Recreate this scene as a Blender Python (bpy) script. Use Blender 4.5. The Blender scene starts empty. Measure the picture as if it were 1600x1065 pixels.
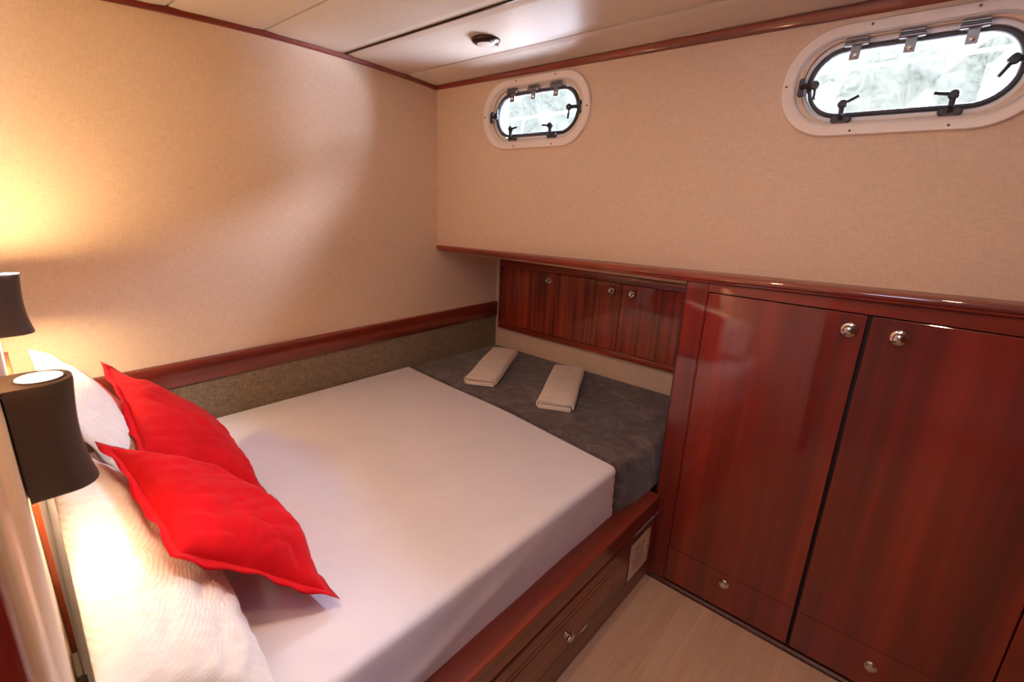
import bpy, bmesh, math, random
from mathutils import Vector, Matrix, noise
from mathutils.geometry import tessellate_polygon

random.seed(4)
V = Vector
PI = math.pi
scn = bpy.context.scene
COL = scn.collection

# ------------------------------------------------------------------ camera
cam_d = bpy.data.cameras.new('camera')
cam_d.sensor_width = 36.0
cam_d.lens = 16.58
cam_d.clip_start = 0.02
cam_d.dof.use_dof = True
cam_d.dof.focus_distance = 2.1
cam_d.dof.aperture_fstop = 5.0
cam = bpy.data.objects.new('camera', cam_d)
COL.objects.link(cam)
Mc = Matrix(((0.75139, -0.21070, 0.62531, 2.138),
             (0.65858, 0.18063, -0.73051, 0.0),
             (0.04097, 0.96072, 0.27449, 1.5),
             (0, 0, 0, 1)))
cam.matrix_world = Mc
scn.camera = cam

# ------------------------------------------------------------------ world
world = bpy.data.worlds.new('sky')
scn.world = world
world.use_nodes = True
wn = world.node_tree.nodes
wl = world.node_tree.links
wbg = wn['Background']
wbg.inputs[0].default_value = (0.70, 0.77, 1.0, 1)
wbg.inputs[1].default_value = 110.0

# ------------------------------------------------------------------ large lights
def area(name, loc, target, sx, sy, power, color, shape='RECTANGLE', spread=PI, portal=False):
    l = bpy.data.lights.new(name, 'AREA')
    l.shape = shape
    l.size = sx
    if shape in ('RECTANGLE', 'ELLIPSE'):
        l.size_y = sy
    l.energy = power
    l.color = color
    l.spread = spread
    if portal:
        l.cycles.is_portal = True
    o = bpy.data.objects.new(name, l)
    COL.objects.link(o)
    o.location = loc
    d = V(target) - V(loc)
    o.rotation_euler = d.to_track_quat('-Z', 'Y').to_euler()
    return o

PX1, PX2 = 0.665, 1.985          # porthole centres along the hull
PZ1, PZ2 = 1.909, 1.893
for px, pz in ((PX1, PZ1), (PX2, PZ2)):
    area('daylight_portal', (px, 1.90, pz), (px, 0, pz), 0.56, 0.30, 1, (1, 1, 1), portal=True)
# added cool fill for the berth, above the photographer; no hatch is built
area('overhead_fill', (1.95, -0.25, 2.02), (1.0, 0.75, 0.6), 0.45, 0.45, 17, (0.68, 0.72, 1.0))
sun_d = bpy.data.lights.new('sun', 'SUN')
sun_d.energy = 60
sun_d.angle = 0.01
sun_d.color = (1.0, 0.97, 0.92)
sun = bpy.data.objects.new('sun', sun_d)
COL.objects.link(sun)
sun.rotation_euler = V((0.25, 0.50, -0.83)).to_track_quat('-Z', 'Y').to_euler()
# added fills outside: one brightens the left wall, one the ceiling, through the portholes
area('outboard_side_fill', (4.75, 3.15, 1.95), (0.665, 1.8, 1.91), 1.7, 2.1, 15000, (0.80, 0.86, 1.0))
area('outboard_low_fill', (1.4, 3.3, 0.95), (1.3, 1.8, 1.9), 3.4, 0.9, 700, (0.88, 0.90, 1.0))
# added warm fills under the ceiling outside the frame, no fixtures built
for dx, dy, pw in ((2.25, 0.60, 5.5), (1.45, 0.25, 7)):
    area('ceiling_warm_fill', (dx, dy, 2.05), (dx, dy, 0), 0.07, 0.07, pw, (1.0, 0.64, 0.38), 'DISK')

scn.view_settings.view_transform = 'Standard'
scn.view_settings.look = 'None'
scn.view_settings.exposure = 0.12
scn.view_settings.gamma = 1.0
scn.view_settings.use_curve_mapping = False
scn.cycles.max_bounces = 10
scn.cycles.diffuse_bounces = 6
scn.cycles.glossy_bounces = 4
scn.cycles.transparent_max_bounces = 12
scn.cycles.caustics_reflective = False
scn.cycles.caustics_refractive = False
scn.cycles.sample_clamp_indirect = 10.0
scn.cycles.use_denoising = True

# ------------------------------------------------------------------ helpers
def srgb(r, g, b):
    f = lambda c: ((c / 255 + 0.055) / 1.055) ** 2.4 if c > 10 else c / 255 / 12.92
    return (f(r), f(g), f(b), 1)

class NT:
    def __init__(s, name):
        s.m = bpy.data.materials.new(name)
        s.m.use_nodes = True
        s.n = s.m.node_tree.nodes
        s.l = s.m.node_tree.links
        s.b = s.n['Principled BSDF']
        s.out = s.n['Material Output']
    def node(s, t, **kw):
        n = s.n.new(t)
        for k, v in kw.items():
            if k in n.inputs.keys():
                n.inputs[k].default_value = v
            else:
                setattr(n, k, v)
        return n
    def link(s, a, b):
        s.l.new(a, b)
    def coords(s, scale=(1, 1, 1), rot=(0, 0, 0)):
        tc = s.n.new('ShaderNodeTexCoord')
        mp = s.n.new('ShaderNodeMapping')
        mp.inputs['Scale'].default_value = scale
        mp.inputs['Rotation'].default_value = rot
        s.link(tc.outputs['Object'], mp.inputs['Vector'])
        return mp.outputs[0]
    def noise(s, vec, scale, detail=4, rough=0.5, dist=0.0):
        n = s.node('ShaderNodeTexNoise')
        n.inputs['Scale'].default_value = scale
        n.inputs['Detail'].default_value = detail
        n.inputs['Roughness'].default_value = rough
        n.inputs['Distortion'].default_value = dist
        s.link(vec, n.inputs['Vector'])
        return n.outputs['Fac']
    def ramp(s, fac, stops):
        r = s.n.new('ShaderNodeValToRGB')
        e = r.color_ramp.elements
        e[0].position, e[0].color = stops[0]
        e[1].position, e[1].color = stops[-1]
        for p, c in stops[1:-1]:
            x = e.new(p)
            x.color = c
        s.link(fac, r.inputs[0])
        return r.outputs[0]
    def mix(s, fac, a, b, mode='MIX'):
        m = s.n.new('ShaderNodeMix')
        m.data_type = 'RGBA'
        m.blend_type = mode
        for sock, val in ((m.inputs[0], fac), (m.inputs[6], a), (m.inputs[7], b)):
            if hasattr(val, 'is_linked') or isinstance(val, bpy.types.NodeSocket):
                s.link(val, sock)
            else:
                sock.default_value = val
        return m.outputs[2]
    def bump(s, h, strength, dist, prev=None):
        b = s.n.new('ShaderNodeBump')
        b.inputs['Strength'].default_value = strength
        b.inputs['Distance'].default_value = dist
        s.link(h, b.inputs['Height'])
        if prev is not None:
            s.link(prev, b.inputs['Normal'])
        s.link(b.outputs[0], s.b.inputs['Normal'])
        return b.outputs[0]

def plain(name, col, rough=0.5, metal=0.0, spec=0.5, coat=0.0, var=0.06):
    t = NT(name)
    t.b.inputs['Roughness'].default_value = rough
    t.b.inputs['Metallic'].default_value = metal
    t.b.inputs['Specular IOR Level'].default_value = spec
    t.b.inputs['Coat Weight'].default_value = coat
    t.b.inputs['Coat Roughness'].default_value = 0.05
    v = t.coords()
    f = t.noise(v, 30, 3)
    c2 = tuple(c * (1 - var) for c in col[:3]) + (1,)
    t.link(t.ramp(f, [(0.3, c2), (0.7, col)]), t.b.inputs['Base Color'])
    return t.m

def wood(name, axis, dark, mid, light, rough=0.16, coat=0.8, stripe=22, spec=0.35):
    t = NT(name)
    sc = [stripe, stripe, stripe]
    sc[axis] = stripe * 0.03
    v = t.coords(tuple(sc))
    f1 = t.noise(v, 1.0, 3, 0.55, 0.25)
    sc2 = [90, 90, 90]
    sc2[axis] = 2.2
    f2 = t.noise(t.coords(tuple(sc2)), 1.0, 3, 0.6)
    sc3 = [2.5, 2.5, 2.5]
    sc3[axis] = 0.8
    f3 = t.noise(t.coords(tuple(sc3)), 1.0, 2, 0.5)
    c = t.ramp(f1, [(0.32, dark), (0.5, mid), (0.68, light)])
    g = t.ramp(f2, [(0.35, (0.84, 0.80, 0.78, 1)), (0.62, (1, 1, 1, 1))])
    c = t.mix(0.55, c, g, 'MULTIPLY')
    g3 = t.ramp(f3, [(0.3, (0.78, 0.74, 0.72, 1)), (0.7, (1.0, 1.0, 1.0, 1))])
    c = t.mix(0.8, c, g3, 'MULTIPLY')
    t.link(c, t.b.inputs['Base Color'])
    t.b.inputs['Roughness'].default_value = 0.42
    t.b.inputs['Specular IOR Level'].default_value = spec
    t.b.inputs['Coat Weight'].default_value = coat
    t.b.inputs['Coat Roughness'].default_value = rough * 0.3
    t.b.inputs['Coat IOR'].default_value = 1.6
    t.bump(f2, 0.03, 0.001)
    return t.m

MD, MM, ML = srgb(90, 19, 10), srgb(118, 27, 13), srgb(138, 38, 19)
WOODZ = wood('mahogany_upright_grain', 2, MD, MM, ML, stripe=11, coat=1.0)
WOODX = wood('mahogany_lengthwise_grain', 0, srgb(100, 28, 14), srgb(134, 42, 20), srgb(156, 58, 30))
WOODY = wood('mahogany_crosswise_grain', 1, srgb(88, 28, 16), srgb(116, 38, 20), srgb(138, 52, 30))
WOODN = wood('mahogany_striped_veneer', 2, srgb(92, 26, 13), srgb(142, 48, 25), srgb(168, 70, 40), stripe=42)
WOODDARK = plain('dark_mahogany', srgb(64, 14, 10), 0.3, coat=0.6)
GAP = plain('shadow_gap_black', srgb(18, 8, 6), 0.7)

def wallpaper(name, c1, c2, bumpk=0.25, s=1.0):
    t = NT(name)
    va = t.coords((34 * s, 34 * s, 330 * s))
    vb = t.coords((300 * s, 300 * s, 36 * s))
    a = t.noise(va, 1.0, 3, 0.6)
    b = t.noise(vb, 1.0, 3, 0.6)
    m = t.n.new('ShaderNodeMath')
    m.operation = 'ADD'
    t.link(a, m.inputs[0])
    t.link(b, m.inputs[1])
    h = t.n.new('ShaderNodeMath')
    h.operation = 'MULTIPLY'
    h.inputs[1].default_value = 0.5
    t.link(m.outputs[0], h.inputs[0])
    c = t.ramp(h.outputs[0], [(0.4, c2), (0.6, c1)])
    t.link(c, t.b.inputs['Base Color'])
    t.b.inputs['Roughness'].default_value = 0.85
    t.b.inputs['Specular IOR Level'].default_value = 0.2
    t.bump(h.outputs[0], bumpk, 0.002)
    return t.m

PAPER = wallpaper('beige_woven_wallpaper', srgb(228, 204, 178), srgb(216, 190, 164))
CARPETWALL = wallpaper('taupe_flecked_fabric', srgb(148, 132, 112), srgb(104, 92, 78), 0.5, 1.3)
CEIL = plain('cream_ceiling_vinyl', srgb(214, 206, 196), 0.38, spec=0.4, var=0.04)
CREAM = plain('cream_plastic', srgb(242, 230, 216), 0.35, var=0.03)
WHITEG = plain('white_gelcoat', srgb(236, 234, 232), 0.3, var=0.02)
CHROME = plain('polished_chrome', srgb(225, 220, 214), 0.12, metal=1.0, var=0.02)
STEEL = plain('grey_steel', srgb(140, 138, 138), 0.3, metal=1.0)
RUBBER = plain('dark_rubber_gasket', srgb(62, 62, 68), 0.55)
BLACKP = plain('black_plastic', srgb(30, 30, 34), 0.45)
LAMPM = plain('dark_bronze_lamp_metal', srgb(74, 60, 52), 0.42, metal=0.35, spec=0.5, var=0.03)
BRONZE = plain('dark_bronze', srgb(58, 42, 34), 0.3, metal=0.6)
FROST = plain('frosted_lens', srgb(220, 212, 205), 0.4)
SCREW = plain('brown_screw_head', srgb(90, 66, 48), 0.4, metal=0.8)
CREAMTRIM = plain('cream_lacquered_post', srgb(226, 208, 184), 0.28, coat=0.3, var=0.03)

def cloth(name, c1, c2, rough=0.9, fine=500, wr=6, wrk=0.25, fk=0.12, sheen=0.2):
    t = NT(name)
    v = t.coords()
    f = t.noise(v, fine, 2)
    w = t.noise(v, wr, 4, 0.55, 0.8)
    t.link(t.ramp(w, [(0.3, c2), (0.7, c1)]), t.b.inputs['Base Color'])
    t.b.inputs['Roughness'].default_value = rough
    t.b.inputs['Specular IOR Level'].default_value = 0.15
    t.b.inputs['Sheen Weight'].default_value = sheen
    p = t.bump(w, wrk, 0.01)
    t.bump(f, fk, 0.001, p)
    return t.m

SHEET = cloth('white_cotton_sheet', srgb(224, 221, 231), srgb(218, 215, 226), wr=5, wrk=0.10)
RED = cloth('red_cotton', srgb(210, 16, 28), srgb(190, 9, 22), wr=9, wrk=0.4, sheen=0.05)
TOWEL = cloth('cream_terry', srgb(246, 236, 222), srgb(234, 222, 206), fine=420, wr=22, wrk=0.25, fk=0.6)

def grey_blanket():
    t = NT('charcoal_velour')
    v = t.coords()
    f = t.noise(v, 9, 6, 0.62, 1.4)
    g = t.noise(v, 60, 4, 0.6)
    c = t.ramp(f, [(0.32, srgb(58, 52, 55)), (0.52, srgb(84, 76, 78)), (0.68, srgb(118, 108, 108))])
    g2 = t.ramp(g, [(0.3, (0.8, 0.8, 0.8, 1)), (0.7, (1, 1, 1, 1))])
    t.link(t.mix(0.6, c, g2, 'MULTIPLY'), t.b.inputs['Base Color'])
    t.b.inputs['Roughness'].default_value = 0.95
    t.b.inputs['Sheen Weight'].default_value = 0.35
    t.b.inputs['Specular IOR Level'].default_value = 0.1
    p = t.bump(f, 0.25, 0.01)
    t.bump(g, 0.3, 0.002, p)
    return t.m
BLANKET = grey_blanket()

def seersucker():
    t = NT('white_crinkle_cotton')
    v = t.coords((1, 1, 1))
    w = t.n.new('ShaderNodeTexWave')
    w.wave_type = 'BANDS'
    w.bands_direction = 'Z'
    w.inputs['Scale'].default_value = 55
    w.inputs['Distortion'].default_value = 3.0
    w.inputs['Detail'].default_value = 3
    w.inputs['Detail Scale'].default_value = 1.6
    t.link(v, w.inputs['Vector'])
    f = t.noise(t.coords((90, 30, 30)), 1.0, 3)
    t.link(t.ramp(f, [(0.3, srgb(232, 224, 216)), (0.7, srgb(240, 235, 230))]), t.b.inputs['Base Color'])
    t.b.inputs['Roughness'].default_value = 0.9
    t.b.inputs['Specular IOR Level'].default_value = 0.15
    p = t.bump(w.outputs['Fac'], 0.22, 0.003)
    t.bump(f, 0.3, 0.003, p)
    return t.m
CRINKLE = seersucker()

def emit(name, col, strength):
    t = NT(name)
    e = t.n.new('ShaderNodeEmission')
    e.inputs[0].default_value = col
    e.inputs[1].default_value = strength
    t.link(e.outputs[0], t.out.inputs[0])
    return t.m
LENS = emit('lit_lamp_lens', (1.0, 0.80, 0.52, 1), 9)

def glass():
    t = NT('clear_window_pane')
    tr = t.n.new('ShaderNodeBsdfTransparent')
    tr.inputs[0].default_value = (0.97, 0.98, 1.0, 1)
    gl = t.n.new('ShaderNodeBsdfGlossy')
    gl.inputs['Roughness'].default_value = 0.03
    fr = t.n.new('ShaderNodeFresnel')
    fr.inputs[0].default_value = 1.3
    mx = t.n.new('ShaderNodeMixShader')
    t.link(fr.outputs[0], mx.inputs[0])
    t.link(tr.outputs[0], mx.inputs[1])
    t.link(gl.outputs[0], mx.inputs[2])
    t.link(mx.outputs[0], t.out.inputs[0])
    return t.m
GLASS = glass()

def rock():
    t = NT('mossy_bank')
    v = t.coords()
    f = t.noise(v, 3.2, 12, 0.8, 0.6)
    t.link(t.ramp(f, [(0.34, srgb(13, 14, 11)), (0.46, srgb(28, 29, 24)), (0.60, srgb(37, 37, 32))]), t.b.inputs['Base Color'])
    t.b.inputs['Roughness'].default_value = 1.0
    t.b.inputs['Specular IOR Level'].default_value = 0.0
    return t.m
ROCK = rock()

def plankmat():
    t = NT('pale_oak_laminate')
    v = t.coords((24, 1.6, 24))
    oi = t.n.new('ShaderNodeObjectInfo')
    f = t.noise(v, 1.0, 4, 0.55, 0.4)
    g = t.noise(t.coords((150, 6, 150)), 1.0, 3)
    c = t.ramp(f, [(0.3, srgb(196, 162, 134)), (0.7, srgb(212, 180, 152))])
    r = t.ramp(oi.outputs['Random'], [(0.0, (0.88, 0.88, 0.86, 1)), (1.0, (1, 1, 1, 1))])
    c = t.mix(1.0, c, r, 'MULTIPLY')
    g2 = t.ramp(g, [(0.3, (0.88, 0.86, 0.84, 1)), (0.7, (1, 1, 1, 1))])
    t.link(t.mix(0.6, c, g2, 'MULTIPLY'), t.b.inputs['Base Color'])
    t.b.inputs['Roughness'].default_value = 0.42
    t.bump(g, 0.06, 0.001)
    return t.m
PLANK = plankmat()

# ---- object helpers
def wloc(o):
    p = V((0, 0, 0))
    while o is not None:
        p = p + o.location
        o = o.parent
    return p

def obj(name, bm, m, parent=None, smooth=False, angle=40):
    """bm in world coordinates; linked as one mesh object (child of parent)."""
    if parent is not None:
        off = wloc(parent)
        bmesh.ops.translate(bm, verts=bm.verts, vec=-off)
    bmesh.ops.recalc_face_normals(bm, faces=bm.faces)
    me = bpy.data.meshes.new(name)
    bm.to_mesh(me)
    bm.free()
    me.materials.append(m)
    o = bpy.data.objects.new(name, me)
    COL.objects.link(o)
    o.parent = parent
    if smooth:
        me.shade_smooth()
        try:
            me.set_sharp_from_angle(angle=math.radians(angle))
        except Exception:
            pass
    return o

def tag(o, label, cat=None, group=None, kind=None):
    o['label'] = label
    if cat: o['category'] = cat
    if group: o['group'] = group
    if kind: o['kind'] = kind
    return o

def thing(name, loc, label, cat, group=None, kind=None):
    e = bpy.data.objects.new(name, None)
    e.empty_display_size = 0.05
    COL.objects.link(e)
    e.location = loc
    return tag(e, label, cat, group, kind)

def B():
    return bmesh.new()

def box(bm, x0, x1, y0, y1, z0, z1, bev=0.0, seg=2):
    vs = [bm.verts.new(p) for p in ((x0, y0, z0), (x1, y0, z0), (x1, y1, z0), (x0, y1, z0),
                                    (x0, y0, z1), (x1, y0, z1), (x1, y1, z1), (x0, y1, z1))]
    fs = [bm.faces.new([vs[i] for i in q]) for q in ((3, 2, 1, 0), (4, 5, 6, 7), (0, 1, 5, 4), (1, 2, 6, 5), (2, 3, 7, 6), (3, 0, 4, 7))]
    if bev > 0:
        es = list({e for f in fs for e in f.edges})
        bmesh.ops.bevel(bm, geom=es, offset=bev, segments=seg, affect='EDGES', profile=0.5)
    return bm

def prism(bm, pts, vec):
    """closed polygon pts (3D) extruded along vec"""
    vec = V(vec)
    a = [bm.verts.new(V(p)) for p in pts]
    b = [bm.verts.new(V(p) + vec) for p in pts]
    n = len(pts)
    bm.faces.new(a)
    bm.faces.new(b[::-1])
    for i in range(n):
        bm.faces.new([a[i], b[i], b[(i + 1) % n], a[(i + 1) % n]])
    return bm

def loops(bm, rings, closed=True, cap0=True, cap1=True):
    vr = [[bm.verts.new(V(p)) for p in r] for r in rings]
    n = len(rings[0])
    for a, b in zip(vr, vr[1:]):
        for i in range(n if closed else n - 1):
            j = (i + 1) % n
            bm.faces.new([a[i], a[j], b[j], b[i]])
    if cap0: bm.faces.new(vr[0][::-1])
    if cap1: bm.faces.new(vr[-1])
    return vr

def lathe(bm, prof, origin, axis, n=24):
    """prof: (radius, height along axis)"""
    q = V((0, 0, 1)).rotation_difference(V(axis))
    rings = []
    for r, h in prof:
        r = max(r, 1e-4)
        rings.append([V(origin) + q @ V((r * math.cos(2 * PI * i / n), r * math.sin(2 * PI * i / n), h)) for i in range(n)])
    loops(bm, rings)
    return bm

def tube(bm, pts, r, n=10):
    pts = [V(p) for p in pts]
    rings = []
    up = V((0, 0, 1))
    for i, p in enumerate(pts):
        d = (pts[min(i + 1, len(pts) - 1)] - pts[max(i - 1, 0)]).normalized()
        u = up if abs(d.dot(up)) < 0.9 else V((1, 0, 0))
        a = d.cross(u).normalized()
        b = d.cross(a).normalized()
        rr = r[i] if isinstance(r, (list, tuple)) else r
        rings.append([p + a * (rr * math.cos(2 * PI * k / n)) + b * (rr * math.sin(2 * PI * k / n)) for k in range(n)])
    loops(bm, rings)
    return bm

def copy_tree(o, parent=None):
    c = o.copy()
    COL.objects.link(c)
    c.parent = parent
    for ch in list(o.children):
        copy_tree(ch, c)
    return c

# ------------------------------------------------------------------ room shell
ROOM_X1 = 3.05
Y_B = 1.80        # upper hull lining
Y_N = 2.314       # recessed lining over the foot of the berth
Y_C = 1.697       # wardrobe front
X_BED = 1.505     # berth front / wardrobe side
def zc(y):
    return 2.117 - 0.060 * (y - 1.1) ** 2
def y_near(x):    # lamp bulkhead, very slightly angled
    return -0.029 + 0.025 * (2.138 - x)

# left bulkhead
bm = box(B(), -0.05, 0.0, -1.3, Y_N + 0.06, -0.05, 2.2)
tag(obj('wall_left', bm, PAPER), 'large beige woven wallpaper bulkhead beside the bed', 'wall', kind='structure')

# far wall (upper hull lining) with two porthole openings
def stadium(cx, cz, w, h, r, n=12):
    out = []
    for (sx, sz, a0) in ((1, 1, 0), (-1, 1, 90), (-1, -1, 180), (1, -1, 270)):
        for k in range(n + 1):
            a = math.radians(a0 + 90 * k / n)
            out.append((cx + sx * (w / 2 - r) + r * math.cos(a), cz + sz * (h / 2 - r) + r * math.sin(a)))
    return out
HOLES = [stadium(PX1, PZ1, 0.50, 0.222, 0.105), stadium(PX2, PZ2, 0.50, 0.222, 0.105)]
outer = [(0.0, 1.24), (ROOM_X1, 1.24), (ROOM_X1, 2.12), (0.0, 2.12)]
polys = [[V((p[0], 0, p[1])) for p in pl] for pl in [outer] + HOLES]
flat = [p for pl in polys for p in pl]
tris = tessellate_polygon(polys)
bm = B()
fr = [bm.verts.new((p.x, Y_B, p.z)) for p in flat]
bk = [bm.verts.new((p.x, Y_B + 0.055, p.z)) for p in flat]
for t in tris:
    bm.faces.new([fr[i] for i in t])
    bm.faces.new([bk[i] for i in reversed(t)])
base = 0
for pl in polys:
    n = len(pl)
    for i in range(n):
        j = (i + 1) % n
        bm.faces.new([fr[base + i], fr[base + j], bk[base + j], bk[base + i]])
    base += n
tag(obj('wall_far', bm, PAPER), 'beige wallpapered hull wall that holds the two portholes', 'wall', kind='structure')

# recessed wall over the foot of the berth and the roof of that recess
bm = box(B(), 0.001, ROOM_X1, Y_N, Y_N + 0.05, -0.05, 1.30)
tag(obj('wall_recess', bm, PAPER), 'beige wall strip around the small wall cupboard over the foot of the bed', 'wall', kind='structure')
bm = box(B(), 0.001, ROOM_X1, Y_B + 0.056, Y_N - 0.001, 1.262, 1.30)
tag(obj('trim_1', bm, PAPER), 'wallpapered roof of the recess under the shelf rail', 'trim', kind='structure')

# lamp bulkhead (near wall), ends at the doorway
X_POST = 1.60
bm = B()
prism(bm, [(0.001, y_near(0), 0), (X_POST, y_near(X_POST), 0), (X_POST, y_near(X_POST) - 0.05, 0), (0.001, y_near(0) - 0.05, 0)], (0, 0, 2.12))
tag(obj('wall_near', bm, PAPER), 'beige headboard wall at the left edge carrying the two lamps', 'wall', kind='structure')
bm = B()
yp = y_near(1.67)
box(bm, X_POST + 0.001, 1.748, yp - 0.055, yp + 0.004, 0.0, 2.12, 0.012, 4)
tag(obj('trim_2', bm, CREAMTRIM, smooth=True), 'cream rounded door post at the bottom left edge', 'door post', kind='structure')
bm = box(B(), 1.75, 1.80, -0.075, -0.019, 0.0, 2.12, 0.004)
tag(obj('trim_3', bm, WOODZ), 'dark mahogany door jamb at the bottom left corner', 'door jamb', kind='structure')

# right and rear walls, out of frame: mahogany bulkheads of the passage
bm = box(B(), ROOM_X1, ROOM_X1 + 0.04, -1.3, Y_B + 0.05, -0.05, 2.2)
box(bm, ROOM_X1, ROOM_X1 + 0.04, Y_B + 0.0501, Y_N + 0.06, -0.05, 1.31)
tag(obj('wall_right', bm, WOODZ), 'mahogany bulkhead to the right, outside the picture', 'wall', kind='structure')
bm = box(B(), -0.05, ROOM_X1 + 0.04, -1.34, -1.30, -0.05, 2.2)
tag(obj('wall_rear', bm, PAPER), 'beige bulkhead behind the photographer', 'wall', kind='structure')

# floor: subfloor plus planks
bm = box(B(), 0.0, ROOM_X1, -1.3, Y_N, -0.05, -0.012)
fl = tag(obj('floor', bm, GAP), 'pale wood laminate plank floor between bed and wardrobe', 'floor', kind='structure')
pw = 0.075
pm = None
x = 1.46
row = 0
while x < ROOM_X1 - 0.001:
    w = min(pw, ROOM_X1 - x)
    y = -1.3 + (row * 0.37) % 0.9 - 0.9
    while y < Y_C + 0.1:
        y0, y1 = max(y, -1.299), min(y + 0.9, Y_C + 0.1)
        if y1 - y0 > 0.05:
            bm = box(B(), x + 0.00015, x + w - 0.00015, y0 + 0.00015, y1 - 0.00015, -0.0119, 0.0, 0.0004, 1)
            obj('plank', bm, PLANK, fl)
        y += 0.9
    x += pw
    row += 1

# ceiling panels (cambered), each a piece
bm = B()
ys = [-1.3 + i * (Y_B + 0.05 + 1.3) / 24 for i in range(25)]
r0 = [[(xx, y, zc(y) + 0.014) for xx in (0.0, ROOM_X1)] for y in ys]
r1 = [[(xx, y, zc(y) + 0.04) for xx in (0.0, ROOM_X1)] for y in ys]
loops(bm, [[a[0], a[1], b[1], b[0]] for a, b in zip(r0, r1)])
ceil = tag(obj('ceiling', bm, GAP), 'cambered cream ceiling in long panels', 'ceiling', kind='structure')
seams = [-1.3, -0.72, -0.39, -0.06, 0.27, 0.605, 0.925, 1.268, 1.602, Y_B]
for k in range(len(seams) - 1):
    a, b = seams[k] + 0.004, seams[k + 1] - 0.004
    bm = B()
    prof = []
    nn = 8
    for i in range(nn + 1):
        y = a + (b - a) * i / nn
        e = 0.004 if i in (0, nn) else 0.0
        prof.append((0.004, y, zc(y) + e))
    top = [(0.004, p[1], zc(p[1]) + 0.0135) for p in prof][::-1]
    prism(bm, prof + top, (ROOM_X1 - 0.008, 0, 0))
    obj('ceiling_panel', bm, CEIL, ceil)
# raised brown joint cover strips in the two seams nearest the portholes
for ysm, w_, nm in ((1.268, 0.006, 'joint_strip'),):
    bm = box(B(), 0.012, ROOM_X1 - 0.01, ysm - w_ / 2, ysm + w_ / 2, zc(ysm) - 0.0015, zc(ysm) + 0.010)
    obj(nm, bm, BRONZE, ceil)

# ceiling edge mouldings
bm = B()
rings = []
for i in range(25):
    y = -1.29 + i * (Y_B - 0.001 + 1.29) / 24
    z = zc(y)
    rings.append([(0.001, y, z - 0.018), (0.009, y, z - 0.0165), (0.0135, y, z - 0.010), (0.0135, y, z + 0.003), (0.001, y, z + 0.003)])
loops(bm, rings)
tag(obj('trim_4', bm, WOODY, smooth=True), 'thin mahogany moulding along the ceiling over the plain left wall', 'moulding', kind='structure')
bm = B()
rings = []
for i in range(13):
    x = 0.014 + i * (ROOM_X1 - 0.02) / 12
    zt = zc(Y_B) + 0.002
    zb = 2.072 - 0.0075 * x
    rings.append([(x, Y_B - 0.0006, zb), (x, Y_B - 0.008, zb + 0.0015), (x, Y_B - 0.013, zb + 0.008), (x, Y_B - 0.013, zt), (x, Y_B - 0.0006, zt)])
loops(bm, rings)
tag(obj('trim_5', bm, WOODX, smooth=True), 'thin mahogany moulding along the ceiling over the portholes', 'moulding', kind='structure')

# long shelf rail under the portholes
def zs(x):
    return 1.268 + (0.032 * x / 1.57 if x < 1.57 else 0.032 + 0.02 * (x - 1.57))
bm = B()
rings = []
for i in range(41):
    x = 0.002 + (ROOM_X1 - 0.006) * i / 40
    yf = 1.795 - 0.118 * min(x, 1.5) / 1.5
    z1 = zs(x)
    z0 = z1 - 0.031
    rings.append([(x, Y_B + 0.05, z0), (x, yf + 0.012, z0), (x, yf + 0.005, z0 + 0.004), (x, yf + 0.004, z0 + 0.010),
                  (x, yf - 0.003, z0 + 0.014), (x, yf - 0.004, z0 + 0.022), (x, yf - 0.001, z1 - 0.003), (x, yf + 0.006, z1), (x, Y_B - 0.001, z1), (x, Y_B - 0.001, z1 - 0.02), (x, Y_B + 0.05, z1 - 0.02)])
loops(bm, rings)
tag(obj('shelf_rail', bm, WOODX, smooth=True), 'long glossy mahogany shelf rail running under both portholes above the wardrobe', 'shelf')

# mahogany rail on the left wall and flecked fabric below
def ztop(y): return 0.850 + 0.0133 * y
bm = B()
rings = []
for y in (0.045, 0.8, 1.6, Y_N - 0.004):
    t = ztop(y)
    b = t - 0.098
    rings.append([(0.001, y, b), (0.016, y, b), (0.019, y, b + 0.004), (0.019, y, t - 0.008), (0.014, y, t - 0.001), (0.008, y, t), (0.001, y, t)])
loops(bm, rings)
tag(obj('wall_rail', bm, WOODY, smooth=True), 'glossy mahogany board running along the left wall above the bed', 'wall rail')
bm = box(B(), 0.001, 0.011, 0.05, Y_N - 0.004, 0.50, 0.746, 0.003)
for v in bm.verts:
    if v.co.z > 0.6: v.co.z = ztop(v.co.y) - 0.098 - (0.746 - v.co.z) - 0.001
tag(obj('side_panel', bm, CARPETWALL), 'taupe flecked fabric panel below the mahogany board beside the mattress', 'panel')

# mahogany board on the lamp wall, lamp glow put into its orange colour
bm = B()
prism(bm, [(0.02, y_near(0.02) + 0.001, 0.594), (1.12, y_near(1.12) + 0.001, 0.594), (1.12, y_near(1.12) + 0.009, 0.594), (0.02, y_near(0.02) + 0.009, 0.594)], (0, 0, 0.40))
tag(obj('headboard', bm, wood('orange_lit_mahogany', 2, srgb(120, 52, 22), srgb(160, 74, 34), srgb(180, 92, 46))), 'narrow mahogany board in a lamp-lit orange tone on the wall behind the white pillows', 'headboard')

# ------------------------------------------------------------------ portholes
def ring_frame(bm, cx, cz, y0, prof):
    """prof: list of (w, h, r, y)"""
    rings = []
    for w, h, r, y in prof:
        rings.append([(p[0], y, p[1]) for p in stadium(cx, cz, w, h, r, 10)])
    loops(bm, rings, cap0=False, cap1=False)
    return bm

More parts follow.
